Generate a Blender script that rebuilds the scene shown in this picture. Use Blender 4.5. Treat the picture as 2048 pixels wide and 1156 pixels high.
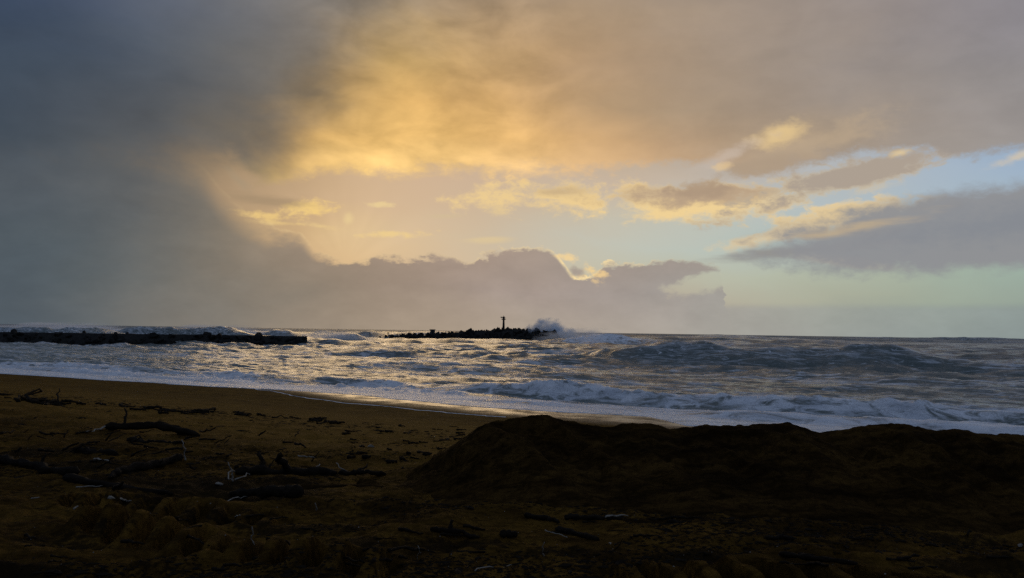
import bpy, bmesh, math, random
import numpy as np
from mathutils import Vector, Matrix

for o in list(bpy.data.objects):
    bpy.data.objects.remove(o)
S = bpy.context.scene
C = S.collection
R = math.radians

# ------------------------------------------------------------------ camera
CAM = np.array([0.0, 0.0, 5.0])
FPX, PITCH, ROLL = 1639.0, R(2.97), R(0.85)
_f = np.array([0, math.cos(PITCH), math.sin(PITCH)])
_r0 = np.array([1.0, 0, 0]); _u0 = np.array([0, -math.sin(PITCH), math.cos(PITCH)])
_r = _r0*math.cos(ROLL) + _u0*math.sin(ROLL)
_u = -_r0*math.sin(ROLL) + _u0*math.cos(ROLL)
cd = bpy.data.cameras.new('camera'); cam = bpy.data.objects.new('camera', cd); C.objects.link(cam)
cd.sensor_width = 36; cd.lens = 36*FPX/2048; cd.clip_start = 0.05; cd.clip_end = 120000
M = Matrix(((_r[0], _u[0], -_f[0], CAM[0]), (_r[1], _u[1], -_f[1], CAM[1]), (_r[2], _u[2], -_f[2], CAM[2]), (0, 0, 0, 1)))
cam.matrix_world = M
S.camera = cam

def ray(px, py):
    d = _f + _r*((px-1024)/FPX) + _u*((578-py)/FPX)
    return d/np.linalg.norm(d)
def azel(px, py):
    d = ray(px, py)
    return math.degrees(math.atan2(d[0], d[1])), math.degrees(math.asin(d[2]))
def lin(c):
    return tuple(((v/255)/12.92 if v/255 <= 0.04045 else ((v/255+0.055)/1.055)**2.4) for v in c)

# ------------------------------------------------------------------ node helper
class V:
    """a value socket with arithmetic"""
    def __init__(s, t, sock): s.t = t; s.s = sock
    def _m(s, op, *a, clamp=False):
        n = s.t.nodes.new('ShaderNodeMath'); n.operation = op; n.use_clamp = clamp
        for i, v in enumerate((s,)+a):
            if isinstance(v, V): s.t.links.new(v.s, n.inputs[i])
            else: n.inputs[i].default_value = v
        return V(s.t, n.outputs[0])
    def __add__(s, o): return s._m('ADD', o)
    __radd__ = __add__
    def __sub__(s, o): return s._m('SUBTRACT', o)
    def __rsub__(s, o): return (s*-1.0)+o
    def __mul__(s, o): return s._m('MULTIPLY', o)
    __rmul__ = __mul__
    def __truediv__(s, o): return s._m('DIVIDE', o)
    def mn(s, o): return s._m('MINIMUM', o)
    def mx(s, o): return s._m('MAXIMUM', o)
    def abs(s): return s._m('ABSOLUTE')
    def pw(s, o): return s._m('POWER', o)
    def exp(s): return s._m('EXPONENT')
    def sat(s): return s._m('ADD', 0.0, clamp=True)
    def ss(s, a, b):
        n = s.t.nodes.new('ShaderNodeMapRange'); n.interpolation_type = 'SMOOTHSTEP'
        s.t.links.new(s.s, n.inputs[0])
        for i, v in ((1, a), (2, b)):
            if isinstance(v, V): s.t.links.new(v.s, n.inputs[i])
            else: n.inputs[i].default_value = v
        return V(s.t, n.outputs[0])
    def ln(s, a, b):
        n = s.t.nodes.new('ShaderNodeMapRange'); n.interpolation_type = 'LINEAR'; n.clamp = True
        s.t.links.new(s.s, n.inputs[0]); n.inputs[1].default_value = a; n.inputs[2].default_value = b
        return V(s.t, n.outputs[0])
def combine(t, x, y, z):
    n = t.nodes.new('ShaderNodeCombineXYZ')
    for i, v in enumerate((x, y, z)):
        if isinstance(v, V): t.links.new(v.s, n.inputs[i])
        else: n.inputs[i].default_value = v
    return V(t, n.outputs[0])
def noise(t, vec, scale, detail=4, rough=0.5, dist=0.0, out=0):
    n = t.nodes.new('ShaderNodeTexNoise')
    t.links.new(vec.s, n.inputs['Vector']); n.inputs['Scale'].default_value = scale
    n.inputs['Detail'].default_value = detail; n.inputs['Roughness'].default_value = rough
    n.inputs['Distortion'].default_value = dist
    return V(t, n.outputs[out])
def sep(t, vec):
    n = t.nodes.new('ShaderNodeSeparateXYZ'); t.links.new(vec.s, n.inputs[0])
    return [V(t, n.outputs[i]) for i in range(3)]
def mixc(t, f, a, b):
    n = t.nodes.new('ShaderNodeMix'); n.data_type = 'RGBA'; n.clamp_factor = True
    for i, v in ((0, f), (6, a), (7, b)):
        if isinstance(v, V): t.links.new(v.s, n.inputs[i])
        elif i == 0: n.inputs[i].default_value = v
        else: n.inputs[i].default_value = (*v, 1)
    return V(t, n.outputs[2])
def scalec(t, c, f):
    n = t.nodes.new('ShaderNodeVectorMath'); n.operation = 'SCALE'
    t.links.new(c.s, n.inputs[0])
    if isinstance(f, V): t.links.new(f.s, n.inputs[3])
    else: n.inputs[3].default_value = f
    return V(t, n.outputs[0])
def addc(t, a, b):
    n = t.nodes.new('ShaderNodeVectorMath'); n.operation = 'ADD'
    for i, v in enumerate((a, b)):
        if isinstance(v, V): t.links.new(v.s, n.inputs[i])
        else: n.inputs[i].default_value = v
    return V(t, n.outputs[0])
def vmul(t, a, k):
    n = t.nodes.new('ShaderNodeVectorMath'); n.operation = 'MULTIPLY'
    t.links.new(a.s, n.inputs[0]); n.inputs[1].default_value = k
    return V(t, n.outputs[0])
def ramp(t, f, stops, interp='B_SPLINE'):
    n = t.nodes.new('ShaderNodeValToRGB'); n.color_ramp.interpolation = interp
    e = n.color_ramp.elements
    stops = sorted(stops)
    while len(e) < len(stops): e.new(0.5)
    for el, (p, c) in zip(e, stops):
        el.position = p
    for el, (p, c) in zip(e, stops):
        el.position = p; el.color = (*c, 1)
    t.links.new(f.s, n.inputs[0])
    return V(t, n.outputs[0])
def curve(t, f, pts):
    """float curve through (x, y) points, both in 0..1"""
    n = t.nodes.new('ShaderNodeFloatCurve')
    c = n.mapping.curves[0]
    pts = sorted(pts)
    while len(c.points) < len(pts): c.points.new(0.5, 0.5)
    for p, (x, y) in zip(c.points, pts):
        p.location = (x, y); p.handle_type = 'AUTO_CLAMPED'
    n.mapping.update()
    t.links.new(f.s, n.inputs[1])
    return V(t, n.outputs[0])

# ------------------------------------------------------------------ world: stormy evening sky
W = bpy.data.worlds.new('World'); S.world = W; W.use_nodes = True
wt = W.node_tree; wt.nodes.clear()
SUN_AZ, SUN_EL = azel(700, 535)
tc = wt.nodes.new('ShaderNodeTexCoord')
D = V(wt, tc.outputs['Generated'])
dx, dy, dz = sep(wt, D)
AZ = dx._m('ARCTAN2', dy)*57.29578
EL = dz.mn(0.9999).mx(-0.9999)._m('ARCSINE')*57.29578
Dst = vmul(wt, D, (1, 1, 2.2))
wv = noise(wt, Dst, 5.0, 5, 0.55, 0.3, out=1)
wr, wg, wb = sep(wt, wv)
AZw = AZ + (wr-0.5)*7.0
ELw = EL + (wg-0.5)*3.6
wf = noise(wt, Dst, 22.0, 6, 0.6, 0.2)            # cloud edge billows
ws = noise(wt, vmul(wt, D, (1, 1, 6)), 14.0, 5, 0.55)   # flat streaks
A0, A1 = -44.0, 44.0
def a01(v): return (v - A0)*(1/(A1-A0))
Aw = a01(AZw); An = a01(AZ)
def row(y, items):
    return ramp(wt, Aw, [((azel(x, y)[0]-A0)/(A1-A0), lin(c)) for x, c in items])
def stack(rows):
    """rows = [(y, items)] from low to high; blended by elevation"""
    prev = None
    for y, items in rows:
        r = row(y, items); e = azel(1024, y)[1]
        prev = r if prev is None else mixc(wt, ELw.ln(pe, e), prev, r)
        pe = e
    return prev
# open sky seen under and between the clouds
sky = wt.nodes.new('ShaderNodeTexSky'); sky.sky_type = 'NISHITA'; sky.sun_disc = False
sky.sun_elevation = R(max(SUN_EL, 3)); sky.sun_rotation = R(SUN_AZ)
sky.air_density = 1.5; sky.dust_density = 3.0
nis = scalec(wt, V(wt, sky.outputs[0]), 0.1)
clear = stack([
 (668, [(0,(95,98,103)),(500,(140,126,112)),(1000,(170,155,140)),(1300,(160,155,148)),(1600,(148,152,146)),(1850,(136,146,144)),(2048,(124,136,138))]),
 (600, [(0,(98,100,104)),(500,(150,136,118)),(1000,(175,160,140)),(1350,(180,174,158)),(1600,(174,178,160)),(1850,(161,173,157)),(2048,(148,164,155))]),
 (540, [(300,(110,106,100)),(600,(176,162,134)),(750,(190,180,150)),(900,(184,176,158)),(1200,(188,190,172)),(1500,(180,188,172)),(1800,(168,183,167)),(2048,(154,176,166))]),
 (480, [(300,(115,108,98)),(600,(178,162,132)),(700,(196,182,148)),(800,(190,178,152)),(1000,(184,180,166)),(1200,(188,194,184)),(1500,(180,196,190)),(2048,(154,180,190))]),
 (420, [(300,(115,108,98)),(500,(160,144,122)),(700,(190,172,146)),(900,(188,173,154)),(1100,(190,180,162)),(1300,(194,192,178)),(1600,(182,194,196)),(2048,(160,182,200))]),
 (360, [(300,(100,98,92)),(500,(150,132,108)),(700,(192,171,144)),(900,(190,170,150)),(1200,(198,182,164)),(1450,(190,178,164)),(1750,(176,188,198)),(2048,(156,179,203))]),
 (250, [(300,(92,92,92)),(700,(205,172,112)),(1200,(185,158,122)),(1700,(158,168,182)),(2048,(140,166,200))]),
])
clear = mixc(wt, 0.06, clear, nis)
w2 = noise(wt, vmul(wt, D, (1, 1, 1.5)), 60.0, 5, 0.6, 0.3)     # small crisp billows
wl = noise(wt, vmul(wt, D, (1, 1, 1.8)), 12.0, 4, 0.5, 0.5)     # large soft billows
edge = (wf-0.5)*1.0 + (w2-0.5)*0.55

def ellipse(px, py, rx, ry, rot=0.0, wob=0.55, soft=0.5, src=None, seed=0.0):
    """soft mask of a cloud around a direction; radii given in photo pixels, turned into degrees"""
    a, e = azel(px, py); k = 1.22/28.6; ca, sa = math.cos(R(rot)), math.sin(R(rot))
    x = AZ - a; y = EL - e
    xr = (x*ca + y*sa)*(1/(rx*k)); yr = (y*ca - x*sa)*(1/(ry*k))
    d = (xr*xr + yr*yr)._m('SQRT')
    n = (src-0.5) if src else edge
    return (1.0 - d + n*(2.1*wob)).ss(0.0, soft*1.1)
def over(base, col, m, k=1.0):
    return mixc(wt, m*k if k != 1.0 else m, base, col if isinstance(col, V) else lin(col))

c = clear
# faint shafts of light above the hidden sun
sa_, se_ = azel(690, 530)
ang = (EL-se_)._m('ARCTAN2', AZ-sa_)
rn = noise(wt, combine(wt, ang*1.6, 0.0, 0.0), 1.9, 1, 0.4)
rad = ((AZ-sa_)*(AZ-sa_)+(EL-se_)*(EL-se_))._m('SQRT')
shaft = (rn-0.5)*0.14*rad.ss(0.3, 2.5)*(1.0-rad.ss(3.0, 8.0))
c = scalec(wt, c, 1.0+shaft)
# small golden puffs and streaks in the gap
GOLD, PALE = (246, 212, 138), (234, 206, 150)
wn = ws*0.45+w2*0.55
c = over(c, (238,202,130), ellipse(530, 432, 62, 9, -3, 1.9, 0.9, wn), 0.85)
c = over(c, (232,198,132), ellipse(560, 446, 55, 6, -2, 1.9, 0.9, wn), 0.7)
c = over(c, (243,206,130), ellipse(620, 414, 48, 16, 10, 2.2, 0.9, wn), 0.9)
c = over(c, (166,142,112), ellipse(530, 400, 95, 14, -2, 0.8, 0.9, ws), 0.8)
c = over(c, (168,148,120), ellipse(480, 362, 40, 12, -40, 0.8, 0.9), 0.7)
c = over(c, (232,200,140), ellipse(640, 452, 40, 6, -6, 1.8, 0.9, wn), 0.75)
c = over(c, PALE, ellipse(762, 408, 32, 6, 0, 1.6, 0.9, wn), 0.85)
c = over(c, PALE, ellipse(697, 437, 11, 15, 0, 0.5, 0.9), 0.7)
c = over(c, (238,206,142), ellipse(790, 467, 75, 8, 2, 2.0, 0.9, wn), 0.85)
c = over(c, (222,198,152), ellipse(975, 480, 55, 8, 3, 0.7, 0.9, ws), 0.7)
c = over(c, (210,188,150), ellipse(890, 432, 40, 6, 2, 0.7, 0.9, ws), 0.6)
# golden clumps right of the gap
c = over(c, (238,206,146), ellipse(1090, 394, 165, 30, 2, 1.2, 0.7), 0.92)
c = over(c, (182,158,128), ellipse(1115, 384, 80, 13, 2, 1.0, 0.9), 0.6)
c = over(c, (222,196,150), ellipse(997, 422, 24, 12, 0, 0.8, 0.8), 0.6)
# long cloud with bright underside
c = over(c, (242,210,148), ellipse(1420, 404, 215, 36, 2, 0.75, 0.5), 0.92)
c = over(c, (184,160,134), ellipse(1440, 390, 205, 22, 1, 0.85, 0.6), 0.95)
c = over(c, (172,149,126), ellipse(1400, 380, 60, 20, 0, 0.9, 0.6), 0.85)
# upper right band
c = over(c, (224,202,160), ellipse(1670, 362, 205, 30, 14, 1.0, 0.5), 0.7)
c = over(c, (170,157,144), ellipse(1725, 342, 265, 31, 15, 0.95, 0.6), 0.95)
c = over(c, (234,206,152), ellipse(1800, 306, 28, 9, 10, 0.8, 0.8), 0.75)
c = over(c, (222,200,162), ellipse(2035, 314, 45, 10, 18, 0.8, 0.8), 0.6)
c = over(c, (205,192,168), ellipse(1740, 378, 60, 9, 10, 0.9, 0.9), 0.5)
# heavy grey cloud on the right with a golden left rim
c = over(c, (236,206,150), ellipse(1690, 440, 140, 36, 6, 0.95, 0.5), 0.92)
c = over(c, (228,202,156), ellipse(1545, 475, 130, 15, 11, 1.0, 0.7), 0.85)
c = over(c, (214,190,155), ellipse(1680, 521, 110, 12, -8, 0.7, 0.8), 0.7)
c = over(c, (146,142,138), ellipse(1640, 497, 200, 12, 5, 0.7, 0.7, ws), 0.9)
c = over(c, (143,144,147), ellipse(2000, 454, 400, 70, 4, 0.28, 0.35), 0.97)
c = over(c, (200,176,138), ellipse(1735, 452, 130, 13, 8, 0.8, 0.9, ws), 0.7)
c = over(c, (126,132,142), ellipse(2080, 440, 300, 40, 4, 0.7, 0.9), 0.5)

# the low cloud bank along the horizon
def curve_px(pts, emax=30.0, src=None):
    P = []
    for x, y in pts:
        a, e = azel(x, y)
        P.append(((a-A0)/(A1-A0), e/emax))
    return curve(wt, src or An, P)*emax
Aj = An + edge*0.022
bank_top = curve_px([(-200,230),(150,250),(300,280),(400,326),(440,372),(500,425),(540,448),(600,462),(632,500),(680,512),(760,516),(850,508),(900,512),(935,522),(985,503),(1060,494),(1105,503),(1145,545),(1175,552),(1205,524),(1300,520),(1400,520),(1436,526),(1456,640),(1500,668),(2300,690)], src=Aj)
left_soft = AZ.ss(azel(720,500)[0], azel(430,500)[0])
bd = bank_top + edge*2.5 + (wr-0.5)*0.5 - EL
bank_m = bd.ss(-0.05, left_soft*2.0+0.58)
bank_m = bank_m*(1.0-ellipse(1425, 562, 90, 20, 14, 0.8, 0.5)*0.95)
bank = stack([
 (668, [(0,(80,90,99)),(120,(90,97,102)),(250,(110,112,111)),(500,(141,130,116)),(800,(166,148,128)),(1000,(174,159,142)),(1200,(172,161,149)),(1400,(168,163,155)),(1700,(155,160,154)),(2048,(132,144,144))]),
 (580, [(0,(80,90,98)),(120,(87,95,99)),(250,(104,107,106)),(450,(127,121,111)),(650,(150,134,116)),(850,(160,142,127)),(1050,(166,150,140)),(1250,(164,154,147)),(1400,(162,156,150)),(1700,(158,164,154)),(2048,(138,150,148))]),
 (500, [(0,(80,90,97)),(120,(86,94,99)),(250,(102,104,103)),(400,(122,116,106)),(560,(150,134,114)),(850,(164,142,126)),(1050,(168,150,136)),(1400,(154,145,138))]),
 (400, [(0,(72,82,93)),(250,(92,95,97)),(400,(116,111,103)),(600,(150,134,112)),(1000,(166,146,128))]),
])
bank = scalec(wt, bank, 1.0+(wf-0.5)*0.24+(wl-0.5)*0.22+(w2-0.5)*0.06)
rim_k = curve(wt, An, [((azel(x,510)[0]-A0)/(A1-A0), k) for x, k in ((0,0.0),(480,0.05),(560,.15),(690,.12),(760,.15),(900,.15),(1000,.45),(1080,.3),(1120,.8),(1175,1.0),(1215,.8),(1300,.3),(1430,.05),(1700,0))])
rim = bd.ss(-0.05, 0.15)*(1.0-bd.ss(0.15, 0.5))*rim_k*w2.ss(0.35, 0.6)
c = over(c, bank, bank_m)
c = over(c, (250,222,165), rim)
c = over(c, (246,212,150), ellipse(1138, 515, 24, 11, -20, 1.6, 0.7), 0.8)
c = over(c, (246,210,146), ellipse(1186, 541, 24, 15, -30, 1.7, 0.7), 0.8)
c = over(c, bank, ellipse(1150, 545, 22, 16, 0, 1.4, 0.7), 0.85)
# thin haze lying on the sea horizon
low_haze = EL.ss(azel(1700,603)[1], azel(1700,622)[1])
c = over(c, bank, low_haze*AZ.ss(azel(1380,600)[0], azel(1460,600)[0])*0.9)

# the great storm deck overhead
deck_bot = curve_px([(-400,470),(100,430),(300,395),(420,345),(470,335),(520,372),(560,366),(640,350),(720,352),(850,346),(1000,350),(1150,346),(1300,334),(1420,322),(1470,340),(1560,346),(1640,324),(1700,316),(1780,302),(1850,304),(1950,312),(2048,294),(2300,270)])
deck = stack([
 (420, [(0,(82,90,98)),(250,(99,100,98)),(400,(120,112,104)),(600,(225,188,116)),(800,(250,212,134)),(1000,(240,206,144)),(1400,(196,172,142)),(1800,(170,158,146)),(2048,(160,156,152))]),
 (335, [(0,(65,76,88)),(300,(88,91,93)),(470,(114,106,96)),(530,(146,125,96)),(590,(228,186,118)),(720,(250,206,130)),(850,(252,207,132)),(1000,(248,203,136)),(1180,(232,190,138)),(1350,(210,175,136)),(1500,(176,155,132)),(1700,(164,150,136)),(2048,(152,148,146))]),
 (280, [(0,(62,74,88)),(300,(84,88,93)),(480,(108,103,95)),(560,(150,126,94)),(620,(214,172,106)),(760,(244,197,120)),(900,(242,194,120)),(1050,(230,184,120)),(1200,(208,169,122)),(1350,(184,155,124)),(1500,(166,146,124)),(1600,(178,156,130)),(1750,(162,148,134)),(2048,(148,144,144))]),
 (210, [(0,(60,73,89)),(300,(84,90,98)),(500,(106,103,99)),(620,(132,116,94)),(690,(192,156,100)),(820,(226,180,108)),(950,(214,171,110)),(1100,(198,160,114)),(1300,(170,148,122)),(1500,(162,144,126)),(1750,(156,145,136)),(2048,(143,140,142))]),
 (130, [(0,(58,72,93)),(250,(82,91,104)),(450,(105,106,107)),(620,(122,113,102)),(720,(164,138,100)),(800,(206,170,108)),(950,(190,156,108)),(1150,(184,150,112)),(1400,(166,147,127)),(1700,(152,142,135)),(2048,(139,136,142))]),
 (30,  [(0,(60,75,108)),(250,(86,96,115)),(500,(112,114,119)),(700,(136,126,114)),(850,(158,138,112)),(1000,(176,148,114)),(1200,(176,151,123)),(1400,(164,147,130)),(1700,(150,140,136)),(2048,(138,135,142))]),
 (-120,[(0,(62,73,102)),(500,(100,106,116)),(1000,(138,126,116)),(1500,(138,130,128)),(2048,(126,126,136))]),
])
glow = (1.0-((AZ-azel(850,250)[0])*(1/14.0)).abs()).ss(0.0, 0.7)
deck = scalec(wt, deck, 1.0+(wl-0.5)*(0.30+glow*0.75)+(wf-0.5)*(0.16+glow*0.26)+(w2-0.5)*glow*0.05)
dd = EL - deck_bot + edge*2.3 + (wr-0.5)*1.0
dsoft = AZ.ss(azel(1400,300)[0], azel(1000,300)[0])*0.35+0.6+AZ.ss(azel(520,300)[0], azel(330,300)[0])*4.0
c = over(c, deck, dd.ss(dsoft*-0.5, dsoft))
c = over(c, (238,206,146), ellipse(1560, 272, 60, 26, 18, 0.7, 0.9), 0.72)
c = over(c, (196,172,140), ellipse(1640, 280, 170, 30, 16, 0.9, 0.9), 0.4)
c = over(c, (202,186,172), ellipse(1455, 312, 80, 14, 22, 0.9, 1.0), 0.6)
c = over(c, (172,152,130), ellipse(1520, 332, 90, 22, 12, 0.9, 0.7), 0.7)
c = over(c, (226,196,150), ellipse(1442, 334, 20, 9, 10, 1.0, 0.8), 0.7)
# away from the bright window the deck goes on as even blue-grey overcast
OV = (0.132, 0.175, 0.272)
wide = (AZ.abs()).ss(38.0, 85.0)
c = mixc(wt, wide.mx(EL.ss(26.0, 50.0)), c, OV)
c = mixc(wt, EL.ss(-0.5, -6.0), c, (0.08, 0.085, 0.085))
bg = wt.nodes.new('ShaderNodeBackground'); bg.inputs[1].default_value = 0.1
wt.links.new(scalec(wt, c, 10.0).s, bg.inputs[0])
wo = wt.nodes.new('ShaderNodeOutputWorld'); wt.links.new(bg.outputs[0], wo.inputs[0])
W.cycles.sampling_method = 'MANUAL'; W.cycles.sample_map_resolution = 1024

# veiled evening sun behind the cloud bank
sl = bpy.data.lights.new('sun', 'SUN'); sl.energy = 0.25; sl.angle = R(24); sl.color = (1.0, 0.70, 0.38)
so = bpy.data.objects.new('sun', sl); C.objects.link(so)
sd = Vector(ray(760, 420))
so.rotation_euler = sd.to_track_quat('Z', 'Y').to_euler()
so.location = (0, 0, 60)

vs = S.view_settings
vs.view_transform = 'Standard'; vs.look = 'None'; vs.exposure = 0; vs.gamma = 1; vs.use_curve_mapping = False
S.cycles.use_denoising = False
try: S.cycles.denoiser = 'OPENIMAGEDENOISE'
except Exception: pass
S.cycles.max_bounces = 6; S.cycles.volume_bounces = 6
S.cycles.use_adaptive_sampling = True; S.cycles.adaptive_threshold = 0.006; S.cycles.adaptive_min_samples = 16

# ------------------------------------------------------------------ numpy noise
_rng = np.random.RandomState(7)
_perm = _rng.permutation(4096)
_val = _rng.rand(4096)
def vnoise(x, y, seed=0):
    x = np.asarray(x, float); y = np.asarray(y, float)
    xi = np.floor(x).astype(np.int64); yi = np.floor(y).astype(np.int64)
    fx = x-xi; fy = y-yi
    fx = fx*fx*fx*(fx*(fx*6-15)+10); fy = fy*fy*fy*(fy*(fy*6-15)+10)
    def h(i, j): return _val[_perm[(_perm[(i+seed*131) & 4095]+j) & 4095]]
    a = h(xi, yi); b = h(xi+1, yi); c_ = h(xi, yi+1); d = h(xi+1, yi+1)
    return (a*(1-fx)+b*fx)*(1-fy)+(c_*(1-fx)+d*fx)*fy - 0.5
def fbm(x, y, octv=4, seed=0, gain=0.5):
    s = 0; a = 1.0
    for i in range(octv):
        cs, sn = math.cos(0.6*i), math.sin(0.6*i)
        s = s + a*vnoise((x*cs-y*sn)*2**i, (x*sn+y*cs)*2**i, seed+i*7)
        a *= gain
    return s
def sst(a, b, x):
    t = np.clip((np.asarray(x, float)-a)/(b-a), 0, 1); return t*t*(3-2*t)

# ------------------------------------------------------------------ the lie of the land
NX, NY = 0.527, 0.85          # unit vector from land to sea
def shore(x, y): return NX*x+NY*y, NY*x-NX*y     # s = towards the sea, t = along the beach (to the right)
TRACKS = []
def track_line(p0, p1, pitch, width, depth): TRACKS.append((np.array(p0), np.array(p1), pitch, width, depth))
def base_h(s):
    s = np.asarray(s, float)
    z = np.interp(s, [8, 12, 20, 28, 33, 36, 39, 45.5, 60, 120], [3.0, 2.68, 1.92, 1.13, .66, .44, .32, .16, -.7, -4])
    z = z + 5.0*sst(-4.5, -15, s)  # added rise behind the viewer, shuts out low sky light
    return np.maximum(z, -4)
def sand_h(x, y, fine=True):
    s, t = shore(x, y)
    z = base_h(s)
    rough = 1-sst(13, 24, s)
    z = z + fbm(x/3.1, y/3.1, 3, 3)*(0.03+0.10*rough-0.02*sst(33, 38, s))
    z = z + fbm(s/5, t/11, 2, 9)*0.10*sst(20, 28, s)*(1-sst(33, 38, s))
    if fine:
        z = z + rough*(fbm(x/0.75, y/0.6, 4, 21)*0.085 + fbm(x/0.13, y/0.13, 3, 23)*0.028 + np.abs(fbm(x/0.28, y/0.28, 3, 31))*-0.035)
        z = z + (1-rough)*fbm(x/0.5, y/0.5, 3, 41)*(0.012-0.009*sst(33, 38, s))
        # furrows left by the machine that heaped the sand
        for (y0, k, w, hgt, ph) in ((7.15, 0.09, .20, .10, 0), (7.75, -0.05, .16, .07, 2), (8.5, 0.03, .22, .08, 4), (9.3, -0.02, .2, .07, 5), (6.6, 0.12, .18, .09, 7), (10.6, -.06, .25, .08, 9)):
            c_ = y0 + k*x + fbm(x/2.0+ph*5, x*0+ph, 3, 50)*0.7
            amp = hgt*sst(-0.15, 0.25, fbm(x/3+ph, x*0+ph*3, 2, 60))
            e = (y-c_)/w
            z = z + amp*(np.exp(-e*e)-0.6*np.exp(-(e-1.6)**2))
        for p0, p1, pitch, width, depth in TRACKS:
            d = p1-p0; L = np.linalg.norm(d); d = d/L; n = np.array([-d[1], d[0]])
            u = (x-p0[0])*d[0]+(y-p0[1])*d[1]; v = (x-p0[0])*n[0]+(y-p0[1])*n[1]
            u = u + vnoise(u*2, v*2, 77)*0.08
            inn = np.exp(-(v/width)**4)*sst(-0.2, 0.2, u)*(1-sst(L-.2, L+.2, u))
            ph = (u/pitch + 0.35*v/width) % 1.0
            lug = sst(0.0, 0.12, ph)*(1-sst(0.38, 0.62, ph))
            z = z + inn*(depth*(lug-0.45)) + 0.05*np.exp(-((np.abs(v)-width*1.25)/0.1)**2)*sst(-0.2, .2, u)*(1-sst(L-.2, L+.2, u))
    return z
track_line((-4.3, 8.45), (-1.0, 6.75), 0.35, 0.27, 0.30)
track_line((0.9, 6.95), (3.6, 6.4), 0.33, 0.27, 0.24)
track_line((-5.2, 9.6), (-2.4, 8.6), 0.35, 0.28, 0.16)
_K = np.concatenate([np.arange(3.0, 30, 0.1), np.arange(30, 160, 0.4)])
def hit(px, py):
    d = ray(px, py)
    q = CAM[:, None]+d[:, None]*_K[None, :]
    below = np.nonzero(q[2] <= sand_h(q[0], q[1], False)+0.12)[0]
    if len(below) == 0: return CAM+d*60
    k0 = _K[max(below[0]-1, 0)]
    kk = np.linspace(k0, k0+(6 if k0 < 30 else 16), 240)
    q = CAM[:, None]+d[:, None]*kk[None, :]
    below = np.nonzero(q[2] <= sand_h(q[0], q[1]))[0]
    return CAM+d*(kk[below[0]] if len(below) else k0)

# ------------------------------------------------------------------ mesh helpers
def link_mesh(name, verts, faces, mat=None, parent=None, smooth=True):
    me = bpy.data.meshes.new(name); me.from_pydata([tuple(v) for v in verts], [], [tuple(f) for f in faces]); me.update()
    if smooth: me.polygons.foreach_set('use_smooth', [True]*len(me.polygons))
    if mat: me.materials.append(mat)
    o = bpy.data.objects.new(name, me); C.objects.link(o)
    if parent: o.parent = parent
    return o
def grid_mesh(name, X, Y, Z, mat, attrs=None):
    nr, nc = X.shape
    me = bpy.data.meshes.new(name)
    co = np.stack([X, Y, Z], -1).reshape(-1, 3).astype(np.float32)
    idx = np.arange(nr*nc).reshape(nr, nc)
    q = np.stack([idx[:-1, :-1], idx[:-1, 1:], idx[1:, 1:], idx[1:, :-1]], -1).reshape(-1, 4)
    me.vertices.add(len(co)); me.vertices.foreach_set('co', co.ravel())
    me.loops.add(q.size); me.loops.foreach_set('vertex_index', q.ravel().astype(np.int32))
    me.polygons.add(len(q))
    me.polygons.foreach_set('loop_start', np.arange(0, q.size, 4, dtype=np.int32))
    me.polygons.foreach_set('loop_total', np.full(len(q), 4, dtype=np.int32))
    me.polygons.foreach_set('use_smooth', np.ones(len(q), dtype=bool))
    me.update(calc_edges=True); me.validate()
    for k, v in (attrs or {}).items():
        a = me.attributes.new(k, 'FLOAT', 'POINT'); a.data.foreach_set('value', v.ravel().astype(np.float32))
    me.materials.append(mat)
    o = bpy.data.objects.new(name, me); C.objects.link(o)
    return o
def tag(o, label=None, cat=None, group=None, kind=None):
    if label: o['label'] = label
    if cat: o['category'] = cat
    if group: o['group'] = group
    if kind: o['kind'] = kind
    return o
def empty(name, loc=(0, 0, 0), rz=0):
    o = bpy.data.objects.new(name, None); C.objects.link(o); o.location = loc; o.rotation_euler = (0, 0, rz); o.empty_display_size = 0.2
    return o

# ------------------------------------------------------------------ materials
def mat(name):
    m = bpy.data.materials.new(name); m.use_nodes = True
    t = m.node_tree; t.nodes.clear()
    out = t.nodes.new('ShaderNodeOutputMaterial')
    b = t.nodes.new('ShaderNodeBsdfPrincipled'); t.links.new(b.outputs[0], out.inputs[0])
    return m, t, b, out
def objco(t):
    n = t.nodes.new('ShaderNodeTexCoord'); return V(t, n.outputs['Object'])
def attr(t, name):
    n = t.nodes.new('ShaderNodeAttribute'); n.attribute_name = name; return V(t, n.outputs['Fac'])
def bump(t, b, h, strength, dist):
    n = t.nodes.new('ShaderNodeBump'); n.inputs['Strength'].default_value = strength; n.inputs['Distance'].default_value = dist
    t.links.new(h.s, n.inputs['Height']); t.links.new(n.outputs[0], b.inputs['Normal'])
    return n
def rot(t, co, ang, sc):
    n = t.nodes.new('ShaderNodeMapping'); n.inputs['Rotation'].default_value = ang; n.inputs['Scale'].default_value = sc; t.links.new(co.s, n.inputs['Vector'])
    return V(t, n.outputs[0])
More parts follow.
